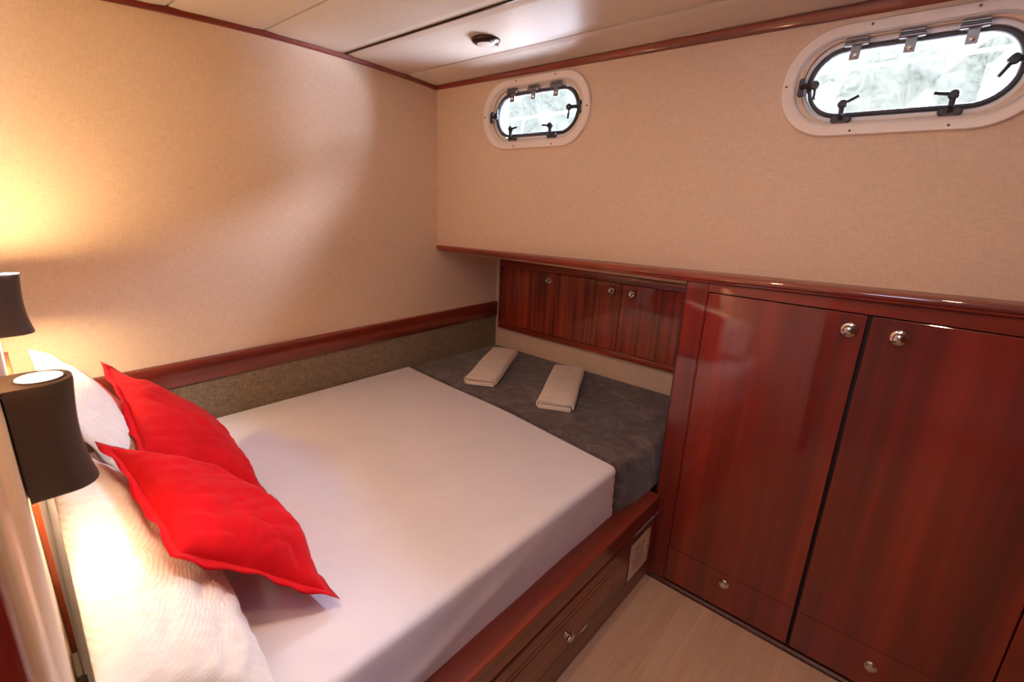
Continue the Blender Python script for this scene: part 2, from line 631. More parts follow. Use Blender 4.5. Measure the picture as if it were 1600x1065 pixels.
def porthole(n, cx, cz, label, handles):
    root = thing('window_%d' % n, (cx, Y_B, cz), label, 'porthole', kind='structure')
    y = Y_B
    bm = B()
    ring_frame(bm, cx, cz, y, [(0.614, 0.302, 0.146, y - 0.0006), (0.614, 0.302, 0.146, y - 0.006), (0.606, 0.294, 0.142, y - 0.011), (0.560, 0.252, 0.122, y - 0.012), (0.548, 0.242, 0.117, y - 0.010), (0.548, 0.242, 0.117, y - 0.0006), (0.614, 0.302, 0.146, y - 0.0006)])
    ringo = obj('outer_ring', bm, CREAM, root, True)
    ringo['label'] = 'cream flat mounting ring'
    bm = B()
    ring_frame(bm, cx, cz, y, [(0.547, 0.241, 0.1165, y - 0.009), (0.540, 0.234, 0.113, y - 0.0105), (0.520, 0.222, 0.107, y + 0.010), (0.512, 0.216, 0.104, y + 0.014), (0.506, 0.212, 0.102, y + 0.012),
                               (0.484, 0.196, 0.0955, y + 0.013), (0.480, 0.192, 0.0935, y + 0.020), (0.484, 0.196, 0.0955, y + 0.037)])
    obj('inner_frame', bm, WHITEG, root, True)
    bm = B()
    ring_frame(bm, cx, cz, y, [(0.479, 0.191, 0.093, y + 0.024), (0.476, 0.188, 0.0915, y + 0.012), (0.470, 0.182, 0.0885, y + 0.009), (0.454, 0.168, 0.0815, y + 0.010), (0.448, 0.163, 0.079, y + 0.014), (0.448, 0.163, 0.079, y + 0.032), (0.479, 0.191, 0.093, y + 0.032)])
    obj('gasket', bm, RUBBER, root, True)
    bm = B()
    a = [(p[0], y + 0.020, p[1]) for p in stadium(cx, cz, 0.450, 0.165, 0.080, 10)]
    b = [(p[0], y + 0.024, p[1]) for p in stadium(cx, cz, 0.450, 0.165, 0.080, 10)]
    loops(bm, [a, b])
    pn = obj('pane', bm, GLASS, root)
    # hinges along the top
    for hx in (-0.130, -0.005, 0.120):
        hxx = cx + hx
        bm = B()
        box(bm, hxx - 0.027, hxx + 0.027, y - 0.002, y + 0.004, cz + 0.090, cz + 0.106, 0.001, 1)
        tube(bm, [(hxx - 0.029, y - 0.003, cz + 0.097), (hxx + 0.029, y - 0.003, cz + 0.097)], 0.0058)
        tube(bm, [(hxx - 0.027, y - 0.002, cz + 0.109), (hxx + 0.027, y - 0.002, cz + 0.109)], 0.0045)
        box(bm, hxx - 0.0125, hxx + 0.0125, y + 0.000, y + 0.0065, cz + 0.055, cz + 0.097, 0.001, 1)
        h = obj('hinge', bm, STEEL, root, True)
        bm = B()
        lathe(bm, [(0.0062, 0.0), (0.0062, 0.003), (0.003, 0.0045), (0.0001, 0.0045)], (hxx, y + 0.0, cz + 0.067), (0, -1, 0), 12)
        obj('bolt', bm, CHROME, h, True)
    # closing dogs: base plate, stem, round boss and lever
    for (dx, dz, ang, lev) in handles:
        bxx, bz = cx + dx, cz + dz
        inward = V((0, 0, 1)) if abs(dx) < 0.2 else V((-math.copysign(1, dx), 0, 0))
        sidev = V((1, 0, 0)) if abs(dx) < 0.2 else V((0, 0, 1))
        p = V((bxx, y - 0.008, bz))
        root2 = B()
        # base plate with two lobes
        for s in (-1, 1):
            lathe(root2, [(0.0095, -0.006), (0.0095, 0.0), (0.006, 0.003), (0.0001, 0.003)], p + sidev * (s * 0.017), (0, -1, 0), 12)
        c0 = p + V((0, 0.001, 0))
        half = sidev * 0.017
        wv = inward * 0.0085
        prism(root2, [c0 - half - wv, c0 + half - wv, c0 + half + wv, c0 - half + wv], (0, -0.0035, 0))
        d = obj('closing_dog', root2, RUBBER, root, True)
        d['label'] = 'steel closing dog with black lever'
        bm = B()
        boss = p + inward * 0.040 + V((0, -0.012, 0))
        tube(bm, [p + V((0, -0.004, 0)), p + inward * 0.012 + V((0, -0.012, 0)), boss], [0.0065, 0.007, 0.008], 10)
        lathe(bm, [(0.001, -0.006), (0.011, -0.006), (0.0135, -0.002), (0.0135, 0.004), (0.010, 0.009), (0.001, 0.010)], boss, (0, -1, 0), 16)
        dirv = V((math.cos(ang), 0, math.sin(ang)))
        tube(bm, [boss + V((0, -0.002, 0)), boss + dirv * 0.022 + V((0, -0.003, 0)), boss + dirv * lev + V((0, -0.008, 0))], [0.0058, 0.0046, 0.0044], 8)
        obj('lever', bm, BLACKP, d, True)
    # screws on the ring
    for (sx, sz) in ((-0.1, 0.138), (0.12, 0.138), (-0.1, -0.138), (0.12, -0.138), (-0.292, 0.0), (0.292, 0.0)):
        bm = B()
        lathe(bm, [(0.0034, -0.001), (0.0034, 0.0008), (0.0001, 0.0012)], (cx + sx, y - 0.0119, cz + sz), (0, -1, 0), 10)
        obj('screw', bm, SCREW, root)
    return root

porthole(1, PX1, PZ1, 'small-looking far porthole near the corner of the cabin',
         [(-0.115, -0.104, math.radians(5), 0.045), (0.115, -0.104, math.radians(175), 0.040), (-0.250, -0.004, math.radians(60), 0.035), (0.250, 0.0, math.radians(-88), 0.045)])
porthole(2, PX2, PZ2, 'large-looking near porthole at the top right corner',
         [(-0.13, -0.104, math.radians(25), 0.042), (0.115, -0.104, math.radians(172), 0.042), (-0.250, -0.006, math.radians(-85), 0.04), (0.250, 0.004, math.radians(-118), 0.045)])

# ------------------------------------------------------------------ outside the hull
bm = B()
nx, nz = 60, 30
grid = []
for j in range(nz + 1):
    row_ = []
    for i in range(nx + 1):
        x = -9 + 12.4 * i / nx
        z = -1.5 + 4.6 * j / nz
        yy = 6.0 - 1.6 * (j / nz) ** 1.5 + 0.55 * noise.fractal(V((x * 0.9, z * 0.9, 2.0)), 0.9, 2.0, 4)
        row_.append(bm.verts.new((x, yy, z)))
    grid.append(row_)
for j in range(nz):
    for i in range(nx):
        bm.faces.new([grid[j][i], grid[j][i + 1], grid[j + 1][i + 1], grid[j + 1][i]])
# give it depth: a top and back
tb = [bm.verts.new((grid[nz][i].co.x, 8.5, 3.1)) for i in range(nx + 1)]
for i in range(nx):
    bm.faces.new([grid[nz][i], grid[nz][i + 1], tb[i + 1], tb[i]])
tag(obj('rock_bank', bm, ROCK), 'overexposed rocky bank with foliage seen through the portholes', 'rock bank')
bm = B()  # unseen white deck, added to bounce daylight up to the ceiling
prism(bm, [(-1.5, 1.862, 1.50), (-1.5, 2.75, 1.47), (-1.5, 2.75, 1.41), (-1.5, 1.862, 1.44)], (6.0, 0, 0))
tag(obj('bounce_deck', bm, WHITEG), 'unseen white deck added below the portholes to bounce daylight inside', 'deck', kind='structure')
RAILM = plain('greyed_white_rail', srgb(150, 150, 150), 0.5)  # white rail greyed down evenly so it does not blow out
t = thing('deck_guardrail', (1.0, 2.3, 1.3), 'white tubular guardrail outside the portholes', 'railing')
bm = B()
tube(bm, [(-1.5, 2.3, 1.985), (0.1, 2.3, 1.995), (1.7, 2.3, 2.042), (3.5, 2.3, 2.07)], 0.0065)
obj('top_rail', bm, RAILM, t, True)
for xx in (-0.72, 0.02 - 0.05, 1.55):
    bm = B()
    tube(bm, [(xx, 2.46, 1.55), (xx + 0.22, 2.3, 2.0 if xx < 1 else 2.04)], 0.005)
    obj('brace', bm, RAILM, t, True)

# ------------------------------------------------------------------ knobs
def knob(parent, p, axis, name='knob', plate=0.022, r=0.014, h=0.024, lobed=False, label='chrome knob'):
    bm = B()
    n = 24
    lathe(bm, [(plate, 0.0), (plate, 0.002), (plate * 0.9, 0.0045), (plate * 0.62, 0.0055), (r * 0.5, 0.007), (r * 0.45, h * 0.45), (r * 0.75, h * 0.55), (r, h * 0.72), (r * 0.93, h * 0.9), (r * 0.6, h), (0.0001, h * 1.03)], p, axis, n)
    if lobed:
        ax = V(axis).normalized()
        for v in bm.verts:
            d = v.co - V(p)
            hgt = d.dot(ax)
            rad = d - ax * hgt
            if hgt > h * 0.5 and rad.length > 0.002:
                a = math.atan2(rad.z, rad.y if abs(ax.x) > 0.5 else rad.x)
                v.co = V(p) + ax * hgt + rad * (1.0 + 0.22 * math.cos(6 * a))
    o = obj(name, bm, CHROME, parent, True, 50)
    o['label'] = label
    return o

# ------------------------------------------------------------------ wardrobe
w = thing('wardrobe', (X_BED, Y_C, 0), 'large glossy red mahogany wardrobe with two tall doors over two low drawers', 'wardrobe')
ytopf = lambda x: zs(x) - 0.031
bm = B()
# carcase behind the doors
box(bm, X_BED, ROOM_X1 - 0.004, Y_C + 0.020, Y_N - 0.004, 0.0, 1.230)
obj('carcase', bm, WOODDARK, w)
bm = B()
prism(bm, [(X_BED, Y_C, 0.0), (1.583, Y_C, 0.0), (1.583, Y_C, ytopf(1.583) - 0.001), (X_BED, Y_C, ytopf(X_BED) - 0.001)], (0, 0.06, 0))
bmesh.ops.bevel(bm, geom=[e for e in bm.edges if abs(e.verts[0].co.x - e.verts[1].co.x) < 1e-5 and abs(e.verts[0].co.y - e.verts[1].co.y) < 1e-5], offset=0.004, segments=3, affect='EDGES')
obj('stile', bm, WOODZ, w)
bm = B()
prism(bm, [(1.584, Y_C + 0.001, 1.240), (ROOM_X1 - 0.004, Y_C + 0.001, 1.240), (ROOM_X1 - 0.004, Y_C + 0.001, ytopf(ROOM_X1) - 0.001), (1.584, Y_C + 0.001, ytopf(1.584) - 0.001)], (0, 0.018, 0))
obj('top_frieze', bm, WOODX, w)
box_ = box(B(), 2.533, ROOM_X1 - 0.004, Y_C, Y_C + 0.018, 0.0, 1.237, 0.002)
obj('stile', box_, WOODZ, w)
# recess beading on the left niche side of the wardrobe
bm = box(B(), X_BED - 0.006, X_BED + 0.0, Y_C + 0.004, Y_C + 0.018, 0.40, ytopf(X_BED) - 0.002, 0.002)
obj('edge_bead', bm, WOODDARK, w)
bm = box(B(), X_BED - 0.0005, X_BED - 0.0001, Y_C + 0.02, Y_N - 0.004, 0.0, 1.262)
obj('side_panel', bm, WOODZ, w)
for (x0, x1) in ((1.586, 2.044), (2.055, 2.529)):
    bm = box(B(), x0, x1, Y_C, Y_C + 0.018, 0.179, 1.236, 0.002)
    d = obj('door', bm, WOODZ, w)
    kx = x1 - 0.037 if x0 < 2 else x0 + 0.070
    knob(d, (kx, Y_C - 0.0003, 1.187), (0, -1, 0), 'knob', 0.0225, 0.0145, 0.026, label='round chrome knob on a chrome backplate')
    bm = box(B(), x0, x1, Y_C, Y_C + 0.018, 0.022, 0.1775, 0.0015)
    d = obj('drawer', bm, WOODZ, w)
    kx = 1.812 if x0 < 2 else 2.278
    knob(d, (kx, Y_C - 0.0003, 0.135 if x0 < 2 else 0.110), (0, -1, 0), 'knob', 0.019, 0.013, 0.012, label='flat round chrome button pull')
bm = box(B(), 2.0445, 2.0545, Y_C + 0.012, Y_C + 0.019, 0.02, 1.236)
obj('centre_gap', bm, GAP, w)
bm = box(B(), 1.584, 2.532, Y_C + 0.004, Y_C + 0.019, 0.0, 0.0215)
obj('plinth', bm, WOODDARK, w)
bm = B()
prism(bm, [(X_BED + 0.004, Y_C - 0.001, 0.0005), (X_BED + 0.004, Y_C - 0.013, 0.0005), (X_BED + 0.004, Y_C - 0.010, 0.008), (X_BED + 0.004, Y_C - 0.001, 0.014)], (ROOM_X1 - X_BED - 0.01, 0, 0))
tag(obj('baseboard_far', bm, WOODDARK), 'small brown bead on the floor along the foot of the wardrobe', 'baseboard', kind='structure')

# ------------------------------------------------------------------ wall cupboard in the recess
cb = thing('wall_cupboard', (0.8, Y_N, 0.72), 'low striped mahogany wall cupboard with three doors over the foot of the bed', 'cupboard')
yf = Y_N - 0.030
bm = box(B(), 0.066, X_BED - 0.008, yf, Y_N - 0.002, 0.722, 1.166)
obj('carcase', bm, WOODDARK, cb)
bm = box(B(), 0.062, X_BED - 0.008, yf - 0.014, yf - 0.0005, 1.128, 1.170, 0.003)
for v in bm.verts:
    if v.co.z > 1.15: v.co.z += 0.010 * (1 - v.co.x / 1.5)
obj('top_moulding', bm, WOODX, cb, True)
bm = box(B(), 0.062, X_BED - 0.008, yf - 0.014, yf - 0.0005, 0.716, 0.750, 0.003)
obj('bottom_moulding', bm, WOODX, cb, True)
bm = box(B(), 0.062, 0.084, yf - 0.013, yf - 0.0005, 0.751, 1.127, 0.002)
obj('stile', bm, WOODZ, cb)
ed = [0.086, 0.516, 0.944, 1.374]
for k in range(3):
    bm = box(B(), ed[k] + 0.0015, ed[k + 1] - 0.0015, yf - 0.011, yf - 0.0005, 0.752, 1.1265, 0.0015)
    d = obj('door', bm, WOODN, cb)
    kx = (0.462, 0.886, 1.006)[k]
    knob(d, (kx, yf - 0.0112, 1.082), (0, -1, 0), 'knob', 0.020, 0.013, 0.024)
bm = box(B(), 1.375, X_BED - 0.008, yf - 0.011, yf - 0.0005, 0.752, 1.1265, 0.001)
obj('stile', bm, WOODZ, cb)

# ------------------------------------------------------------------ bed base
bb = thing('bed_base', (0.75, 1.0, 0), 'glossy mahogany berth base with a drawer facing the floor', 'bed base')
bm = box(B(), 0.002, X_BED - 0.001, 0.028, Y_C - 0.003, 0.0, 0.372)
obj('carcase', bm, WOODDARK, bb)
bm = box(B(), 0.002, X_BED - 0.008, Y_C - 0.0029, Y_N - 0.004, 0.0, 0.372)
obj('foot_carcase', bm, WOODDARK, bb)
bm = box(B(), 1.30, X_BED + 0.016, 0.028, Y_C - 0.003, 0.3725, 0.392, 0.006, 3)
obj('top_ledge', bm, WOODY, bb, True)
bm = box(B(), X_BED, X_BED + 0.010, 0.028, Y_C - 0.003, 0.308, 0.372, 0.002)
obj('upper_fascia', bm, WOODY, bb)
bm = box(B(), X_BED - 0.001, X_BED + 0.003, 0.028, Y_C - 0.003, 0.292, 0.3075)
obj('shadow_groove', bm, GAP, bb)
bm = box(B(), X_BED, X_BED + 0.008, 0.028, Y_C - 0.003, 0.246, 0.2915, 0.003)
obj('middle_rail', bm, WOODY, bb)
bm = box(B(), X_BED, X_BED + 0.006, 0.028, 0.745, 0.10, 0.2455, 0.001)
obj('front_panel', bm, WOODY, bb)
bm = box(B(), X_BED, X_BED + 0.006, 1.372, Y_C - 0.003, 0.10, 0.2455, 0.001)
obj('front_panel', bm, WOODY, bb)
bm = box(B(), X_BED, X_BED + 0.006, 0.028, Y_C - 0.003, 0.0, 0.0985, 0.001)
obj('bottom_rail', bm, WOODY, bb)
bm = box(B(), X_BED, X_BED + 0.007, 0.748, 1.369, 0.102, 0.243, 0.002)
d = obj('drawer', bm, WOODY, bb)
bm = B()
box(bm, X_BED + 0.0069, X_BED + 0.0085, 0.775, 1.345, 0.122, 0.224, 0.0012, 1)
obj('drawer_panel', bm, WOODY, d)
knob(d, (X_BED + 0.0086, 1.06, 0.178), (1, 0, 0), 'knob', 0.011, 0.0165, 0.026, True, 'small fluted chrome knob')

# ventilation grille at the end of the bed base
vg = thing('vent_grille', (X_BED + 0.007, 1.571, 0.175), 'small cream plastic louvred vent grille at the end of the bed base', 'vent')
X0 = X_BED + 0.0095
bm = B()
y0, y1, z0, z1 = 1.490, 1.655, 0.095, 0.257
box(bm, X_BED + 0.0083, X0 + 0.003, y0, y1, z0, z0 + 0.030, 0.001, 1)
box(bm, X_BED + 0.0083, X0 + 0.003, y0, y1, z1 - 0.030, z1, 0.001, 1)
box(bm, X_BED + 0.0083, X0 + 0.003, y0, y0 + 0.034, z0 + 0.0301, z1 - 0.0301, 0.001, 1)
box(bm, X_BED + 0.0083, X0 + 0.003, y1 - 0.034, y1, z0 + 0.0301, z1 - 0.0301, 0.001, 1)
VENTM = plain('aged_cream_plastic', srgb(222, 196, 172), 0.4, var=0.03)
obj('frame', bm, VENTM, vg)
bm = box(B(), X_BED + 0.0083, X_BED + 0.0090, y0 + 0.034, y1 - 0.034, z0 + 0.03, z1 - 0.03)
obj('backing', bm, RUBBER, vg)
for k in range(6):
    zz = z0 + 0.037 + k * 0.0170
    bm = B()
    prism(bm, [(X_BED + 0.0091, y0 + 0.0342, zz + 0.004), (X_BED + 0.0105, y0 + 0.0342, zz + 0.000), (X_BED + 0.0105, y0 + 0.0342, zz + 0.0075), (X_BED + 0.0091, y0 + 0.0342, zz + 0.009)], (0, y1 - y0 - 0.0684, 0))
    obj('slat', bm, VENTM, vg)
for yy in (y0 + 0.017, y1 - 0.017):
    bm = B()
    lathe(bm, [(0.004, 0), (0.004, 0.001), (0.0001, 0.0015)], (X0 + 0.003, yy, (z0 + z1) / 2), (1, 0, 0), 10)
    obj('screw', bm, SCREW, vg)

# ------------------------------------------------------------------ mattresses
def slab(outline, z0, z1, r, disp=None, crown=0.0, nr=6, nside=10):
    """outline: dense CCW polygon (x, y); rounded top edge of radius r, filled top grid by shrinking rings"""
    cx = sum(p[0] for p in outline) / len(outline)
    cy = sum(p[1] for p in outline) / len(outline)
    n = len(outline)
    # inward normals
    nor = []
    for i in range(n):
        a, b = outline[i - 1], outline[(i + 1) % n]
        d = V((b[0] - a[0], b[1] - a[1])).normalized()
        nor.append(V((-d.y, d.x)))
    rings = []
    for k in range(nside + 1):
        z = z0 + (z1 - r - z0) * k / nside
        rings.append([(outline[i], 0.0, z, 'side') for i in range(n)])
    for k in range(1, nr + 1):
        a = PI / 2 * k / nr
        rings.append([(outline[i], r * (1 - math.cos(a)), z1 - r + r * math.sin(a), 'top') for i in range(n)])
    rings.append([(outline[i], r + 0.004, z1, 'top') for i in range(n)])
    out = []
    for rg in rings:
        o = []
        for i, (p, ins, z, kd) in enumerate(rg):
            q = V((p[0] + nor[i].x * ins, p[1] + nor[i].y * ins, z))
            if disp:
                q = disp(q, nor[i])
            o.append(q)
        out.append(o)
    last = out[-1]
    for f in () if crown == 0 else (0.9, 0.75, 0.5, 0.25, 0.05):
        o = []
        for q in last:
            g = V((cx + (q.x - cx) * f, cy + (q.y - cy) * f, z1 + crown * (1 - f * f)))
            o.append(g)
        out.append(o)
    bm = B()
    loops(bm, out)
    return bm

def dense(corners, rad, step=0.02):
    """rounded polygon densely sampled, CCW"""
    pts = []
    n = len(corners)
    for i in range(n):
        p0, p1, p2 = V(corners[i - 1]), V(corners[i]), V(corners[(i + 1) % n])
        rr = rad[i]
        a = (p0 - p1).normalized()
        b = (p2 - p1).normalized()
        s, e = p1 + a * rr, p1 + b * rr
        for k in range(7):
            t = k / 6
            pts.append((s * (1 - t) ** 2 + p1 * 2 * t * (1 - t) + e * t * t))
        nx_ = V(corners[(i + 1) % n])
        nxt = nx_ + (p1 - nx_).normalized() * rad[(i + 1) % n]
        L = (nxt - e).length
        m = int(L / step)
        for k in range(1, m):
            pts.append(e + (nxt - e) * (k / m))
    return [(p.x, p.y) for p in pts]

def white_disp(q, nrm):
    # soft pulls in the sheet side, stronger at the foot corner
    d = 0.0
    if q.x > 1.3:
        s = max(0.0, min(1.0, (0.58 - q.z) / 0.1))
        d = 0.0035 * noise.noise(V((q.y * 5.0 + q.z * 14, q.z * 9, 0.3))) * s
        c = max(0.0, 1 - abs(q.y - 1.44) / 0.10)
        d += 0.004 * c * math.sin((q.z * 1.0 + q.y * 0.8) * 210) * s
        # a long diagonal tuck fold
        fy = 0.35 + (q.z - 0.39) * 4.2
        d += 0.006 * math.exp(-((q.y - fy) / 0.12) ** 2) * s
    return V((q.x - nrm.x * d, q.y - nrm.y * d, q.z))

out = dense([(0.014, 0.034), (1.442, -0.006), (1.442, 1.450), (0.80, 1.532), (0.40, 1.545), (0.014, 1.575)], [0.03, 0.03, 0.03, 0.15, 0.12, 0.02])
bm = slab(out, 0.3925, 0.592, 0.022, white_disp, 0.004)
mt = thing('mattress', (0.73, 0.78, 0.3925), 'large mattress covered by a taut white fitted sheet', 'mattress')
obj('fitted_sheet', bm, SHEET, mt, True, 60)
# seam line of the sheet along the lit top
out = dense([(0.014, 1.5765), (0.40, 1.5465), (0.80, 1.5335), (1.444, 1.4520), (1.470, 1.60), (1.480, 2.02), (1.488, 2.308), (0.014, 2.308)], [0.035, 0.1, 0.14, 0.035, 0.05, 0.1, 0.035, 0.035])
def grey_disp(q, nrm):
    return V((q.x + 0.003 * noise.noise(V((q.x * 6, q.y * 6, q.z * 6))), q.y, q.z))
bm = slab(out, 0.3925, 0.584, 0.026, grey_disp, 0.0)
gm = thing('foot_cushion', (0.74, 1.95, 0.3925), 'charcoal grey velour covered foot cushion beyond the white mattress', 'mattress')
obj('velour_cover', bm, BLANKET, gm, True, 60)

# ------------------------------------------------------------------ pillows
def pillow_pts(P, T, pinch, wr, seed, n=64, back=0.5, sag=0.0):
    """P: corners A(-1,-1) B(1,-1) D(1,1) C(-1,1) -> front and back point grids, normal"""
    A, Bc, D, Cc = [V(p) for p in P]
    nrm = (Bc - A).cross(Cc - A).normalized()
    def base(u, v):
        a, b = (u + 1) / 2, (v + 1) / 2
        return A * (1 - a) * (1 - b) + Bc * a * (1 - b) + D * a * b + Cc * (1 - a) * b
    def pt(u, v, side):
        uu = u * (1 - pinch * (1 - v * v) * u * u)
        vv = v * (1 - pinch * (1 - u * u) * v * v)
        h = (max(0, 1 - abs(u) ** 2.4) * max(0, 1 - abs(v) ** 2.4)) ** 0.5
        p = base(uu, vv)
        t = T * h * (1.0 if side > 0 else back)
        edge = max(abs(u), abs(v))
        amp = wr * min(1, h * 3)
        nz_ = noise.fractal(V((u * 1.6 + seed, v * 1.6, side * 3.1)), 1.0, 2.0, 3)
        # puckers radiating from the seams
        pk = math.sin(u * 23 + 3.5 * noise.noise(V((u * 2, v * 3, seed)))) * math.exp(-(1 - abs(v)) / 0.16) \
            + math.sin(v * 19 + 3.5 * noise.noise(V((v * 2, u * 3, seed + 5)))) * math.exp(-(1 - abs(u)) / 0.16)
        rd = abs(noise.noise(V((u * 3.2 + v * 1.2, v * 1.1 - u * 0.6, seed + 9)))) 
        t += amp * (nz_ * 0.9 + 0.35 * pk * min(1, h * 2) - 0.8 * (1 - min(1, rd * 7)) * h)
        q = p + nrm * (t * side)
        q.z -= sag * h
        return q
    return pt, base, nrm

def make_pillow(root, name, P, T, mat, pinch=0.05, wr=0.006, seed=1.0, n=64, back=0.5, flange=0.0, label=None, sag=0.0):
    pt, base, nrm = pillow_pts(P, T, pinch, wr, seed, n, back, sag)
    bm = B()
    g = {}
    def warp(t):   # denser near the edges
        return math.sin(t * PI / 2)
    for s in (1, -1):
        for i in range(n + 1):
            for j in range(n + 1):
                u, v = warp(-1 + 2 * i / n), warp(-1 + 2 * j / n)
                brd = i in (0, n) or j in (0, n)
                if brd and s == -1:
                    g[(s, i, j)] = g[(1, i, j)]
                else:
                    g[(s, i, j)] = bm.verts.new(pt(u, v, s))
        for i in range(n):
            for j in range(n):
                bm.faces.new([g[(s, i, j)], g[(s, i + 1, j)], g[(s, i + 1, j + 1)], g[(s, i, j + 1)]][::s])
    o = obj(name, bm, mat, root, True, 180)
    if flange > 0:
        cen = base(0, 0)
        per = [(-1 + 2 * k / 40, -1) for k in range(40)] + [(1, -1 + 2 * k / 40) for k in range(40)] + \
              [(1 - 2 * k / 40, 1) for k in range(40)] + [(-1, 1 - 2 * k / 40) for k in range(40)]
        rings = [[], [], [], []]
        for k, (u, v) in enumerate(per):
            p = pt(u, v, 1)
            su = u if abs(u) >= 0.999 else u * 0.0
            sv = v if abs(v) >= 0.999 else v * 0.0
            ou = (base(1, 0) - base(-1, 0)).normalized()
            ov = (base(0, 1) - base(0, -1)).normalized()
            dirv = (ou * (math.copysign(1, su) if su else 0) + ov * (math.copysign(1, sv) if sv else 0))
            wv = 0.22 * flange * math.sin(k * 0.27 + seed) + 0.12 * flange * math.sin(k * 0.71 + seed * 2)
            q = p + dirv * flange + nrm * wv
            inn = p - dirv * 0.004
            rings[0].append(inn + nrm * 0.0015)
            rings[1].append((p + q) / 2 + nrm * (0.0015 + wv * 0.2))
            rings[2].append(q)
            rings[3].append((p + q) / 2 - nrm * 0.0015 + nrm * wv * 0.2)
        bm = B()
        loops(bm, rings + [[p - nrm * 0.003 for p in rings[0]]], cap0=False, cap1=False)
        f = obj('flange', bm, mat, root, True, 180)
    return o

# white pillows (leaning on the lamp wall)
t = thing('white_pillow', (0.38, 0.2, 0.592), 'white crinkle cotton pillow leaning in the corner behind the far red cushion', 'pillow', 'white crinkle pillows')
make_pillow(t, 'pillowcase', [(0.035, 0.075, 1.00), (0.72, 0.080, 0.985), (0.74, 0.250, 0.625), (0.04, 0.270, 0.630)], 0.085, CRINKLE, 0.04, 0.009, 2.0, back=0.25, sag=0.0)
t = thing('white_pillow', (1.06, 0.15, 0.592), 'white crinkle cotton pillow under the near lamp, brightly lit', 'pillow', 'white crinkle pillows')
make_pillow(t, 'pillowcase', [(0.69, 0.036, 0.95), (1.375, 0.012, 0.80), (1.400, 0.235, 0.622), (0.700, 0.250, 0.625)], 0.072, CRINKLE, 0.012, 0.010, 7.0, back=0.04)
# red cushions
t = thing('red_cushion', (0.46, 0.35, 0.6), 'red cotton cushion leaning farther away, partly hidden behind the other red one', 'cushion', 'red cushions')
make_pillow(t, 'cushion_cover', [(0.26, 0.235, 0.955), (0.70, 0.215, 0.84), (0.76, 0.465, 0.630), (0.31, 0.500, 0.66)], 0.068, RED, 0.05, 0.011, 3.3, back=0.45, flange=0.022)
t = thing('red_cushion', (1.05, 0.3, 0.6), 'bright red cotton cushion in front, leaning on the near white pillow', 'cushion', 'red cushions')
make_pillow(t, 'cushion_cover', [(0.81, 0.140, 0.925), (1.185, 0.165, 0.84), (1.262, 0.405, 0.632), (0.845, 0.435, 0.645)], 0.086, RED, 0.05, 0.014, 11.0, back=0.35, flange=0.024)

# ------------------------------------------------------------------ towels
def towel(near, far, width, label, seed):
    near, far = V(near), V(far)
    L = (far - near).length
    ang = math.atan2(far.y - near.y, far.x - near.x)
    root = thing('folded_towel', (near.x, near.y, near.z), label, 'towel', 'folded towels on the foot cushion')
    th = 0.0080
    W = width
    # nested folds: centre line profiles in (s across, h up)
    def ufold(w0, w1, z0, z1, n=8):
        c = []
        c.append((w1, z0))
        for k in range(1, 6): c.append((w1 + (w0 + (z1 - z0) / 2 - w1) * k / 6, z0))
        r = (z1 - z0) / 2
        for k in range(n + 1):
            a = -PI / 2 - PI * k / n
            c.append((w0 + r + r * math.cos(a), (z0 + z1) / 2 + r * math.sin(a)))
        for k in range(1, 7): c.append((w0 + r + (w1 - w0 - r) * k / 6, z1))
        return c
    profs = [ufold(0.0, W, th / 2, th / 2 + 0.038), ufold(0.014, W - 0.004, th / 2 + 0.0105, th / 2 + 0.0270)]
    # outer fold wraps down on the open side
    profs[0] = profs[0] + [(W + 0.006, th / 2 + 0.034), (W + 0.010, th / 2 + 0.024), (W + 0.010, th / 2 + 0.012)]
    bm = B()
    ca, sa = math.cos(ang), math.sin(ang)
    for pi_, pr in enumerate(profs):
        # thick ribbon outline
        up, dn = [], []
        for i in range(len(pr)):
            a = V(pr[max(i - 1, 0)])
            b = V(pr[min(i + 1, len(pr) - 1)])
            d = (b - a).normalized()
            nn_ = V((-d.y, d.x)) * (th / 2 * 0.97)
            up.append(V(pr[i]) + nn_)
            dn.append(V(pr[i]) - nn_)
        outl = up + dn[::-1]
        rings = []
        M = 28
        for k in range(M + 1):
            s = k / M
            e = 0.004 * pi_
            along = e + s * (L - 2 * e)
            rg = []
            for p in outl:
                wob = 0.003 * noise.noise(V((s * 4 + seed, p.x * 9, pi_))) + 0.002 * noise.noise(V((s * 11, p.x * 25, seed)))
                endr = 0.0
                z = max(0.0008, p.y + (wob if p.y > 0.015 else wob * 0.2) - max(0, endr) * 0.8)
                lx = along
                ly = p.x - W / 2 + 0.005 * noise.noise(V((s * 2.2, seed, 0.2)))
                rg.append(near + V((ca * lx + sa * ly, sa * lx - ca * ly, z)))
            rings.append(rg)
        loops(bm, rings)
    obj('terry_cloth', bm, TOWEL, root, True, 60)
    return root
towel((0.505, 1.655, 0.587), (0.235, 2.145, 0.587), 0.158, 'cream folded towel nearer the left wall, the left of two', 1.0)
towel((0.965, 1.690, 0.587), (0.715, 2.170, 0.587), 0.162, 'cream folded towel nearer the wardrobe, the right of two', 5.0)

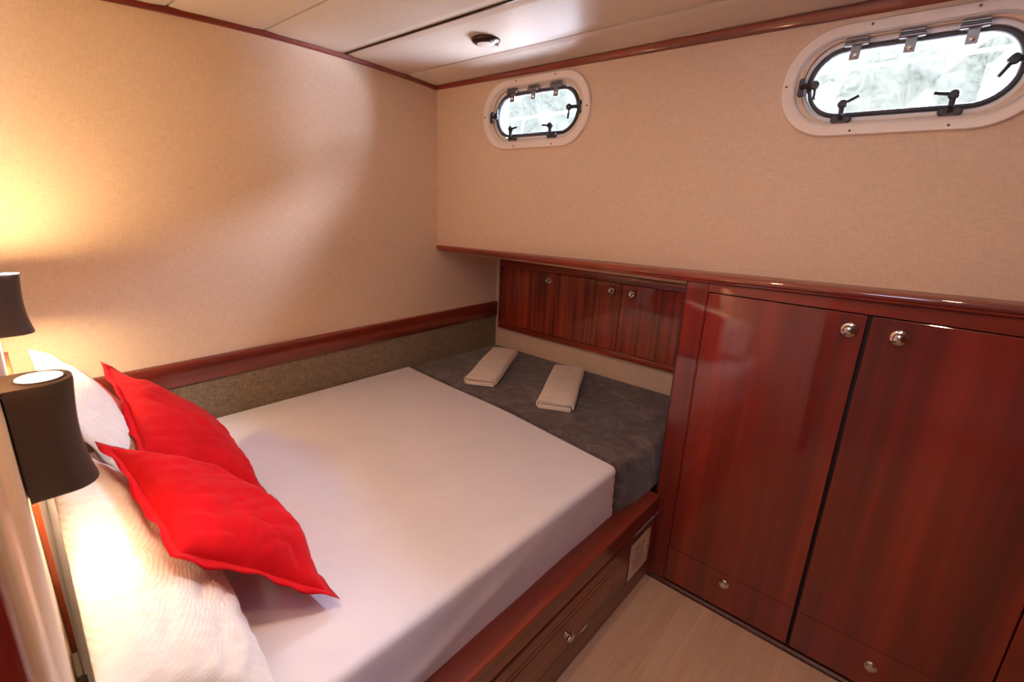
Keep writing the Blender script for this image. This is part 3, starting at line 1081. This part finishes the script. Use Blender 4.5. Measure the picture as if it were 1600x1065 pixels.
# ------------------------------------------------------------------ reading lamps
def lamp(cx, z0, H, ds, dpw, dsp, label):
    yb = y_near(cx) + 0.002
    root = thing('wall_lamp', (cx, yb, z0), label, 'lamp', 'dark bedside wall lamps')
    def section(s, grow=0.0):
        # depth of the front varies along the height (waisted)
        d = ds * (0.088 - 0.010 * math.sin(PI * (s ** 0.8)) - 0.006 * s)
        d += grow
        hw = 0.046 + grow
        pts = [(cx - hw, yb), (cx + hw, yb)]
        r = 0.040 + grow
        for k in range(13):
            a = math.radians(0 + 180 * k / 12)
            pts.append((cx + hw * math.cos(a), yb + d - r + r * math.sin(a) if d > r else yb + d * math.sin(a)))
        return pts
    bm = B()
    rings = []
    NZ = 22
    for k in range(NZ + 1):
        s = k / NZ
        z = z0 + H * s
        g = -0.0015 if k in (0, NZ) else 0.0
        rings.append([(p[0], max(p[1], yb), z) for p in section(s, g)])
    loops(bm, rings)
    shade = obj('lamp_body', bm, LAMPM, root, True, 50)
    yc_ = yb + 0.043
    bm = B()
    lathe(bm, [(0.031, 0), (0.031, 0.0018), (0.0275, 0.0018), (0.0275, 0.0004)], (cx, yc_, z0 + H + 0.0002), (0, 0, 1), 32)
    obj('bezel', bm, LAMPM, root, True)
    bm = B()
    lathe(bm, [(0.027, 0), (0.027, 0.0010), (0.0001, 0.0014)], (cx, yc_, z0 + H + 0.0004), (0, 0, 1), 32)
    o = obj('upper_lens', bm, LENS, root, True)
    o['label'] = 'glowing round lens'
    bm = B()
    lathe(bm, [(0.027, 0), (0.027, 0.0010), (0.0001, 0.0014)], (cx, yc_, z0 - 0.0004), (0, 0, -1), 32)
    o = obj('lower_lens', bm, LENS, root, True)
    o['label'] = 'glowing round lens'
    bm = box(B(), cx - 0.040, cx + 0.040, y_near(cx) + 0.0004, yb - 0.0001, z0 + 0.01, z0 + H - 0.01)
    obj('wall_plate', bm, BLACKP, root)
    area('lamp_light', (cx, yc_, z0 + H + 0.004), (cx, yc_, z0 + H + 1), 0.052, 0.052, 4.5, (1.0, 0.66, 0.34), 'DISK')
    area('lamp_light', (cx, yc_, z0 - 0.004), (cx, yc_, z0 - 1), 0.052, 0.052, dpw, (1.0, 0.68, 0.36), 'DISK', spread=math.radians(dsp))
    return root
lamp(1.148, 1.034, 0.182, 1.0, 0.42, 135, 'dark bronze up-and-down wall lamp at the left edge, nearest the camera')
lamp(0.245, 1.098, 0.165, 0.85, 3.5, 180, 'dark bronze up-and-down wall lamp farther back, near the left wall')

# dark switch box low on the lamp wall
sb = thing('wall_switch', (1.20, y_near(1.2), 0.66), 'small dark switch box on the lamp wall at the bottom left', 'switch')
ysb = y_near(1.22) + 0.001
bm = box(B(), 1.203, 1.262, ysb, ysb + 0.010, 0.62, 0.752, 0.002)
obj('cover', bm, LAMPM, sb)
bm = box(B(), 1.215, 1.250, ysb + 0.0101, ysb + 0.0125, 0.66, 0.71, 0.001)
obj('rocker', bm, BLACKP, sb)

# ------------------------------------------------------------------ round ceiling spotlight
cl = thing('ceiling_spotlight', (0.690, 1.462, zc(1.462)), 'small round dark bronze ceiling light, switched off, near the far porthole', 'ceiling light')
zz = zc(1.462) - 0.0005
ax = V((0, 0.04, -1)).normalized()
bm = B()
lathe(bm, [(0.056, 0.0), (0.056, 0.004), (0.052, 0.010), (0.042, 0.015), (0.034, 0.016), (0.033, 0.012)], (0.690, 1.462, zz), ax, 40)
obj('bezel', bm, BRONZE, cl, True)
bm = B()
lathe(bm, [(0.033, 0.0125), (0.033, 0.0165), (0.022, 0.019), (0.0001, 0.020)], (0.690, 1.462, zz), ax, 32)
o = obj('lens', bm, FROST, cl, True)
o['label'] = 'frosted white lens'
bm = B()
sw = V((0.690, 1.462, zz)) + V((0.034, 0.030, 0))
lathe(bm, [(0.009, 0.008), (0.009, 0.016), (0.007, 0.018), (0.0001, 0.018)], sw, ax, 16)
obj('touch_switch', bm, CHROME, cl, True)
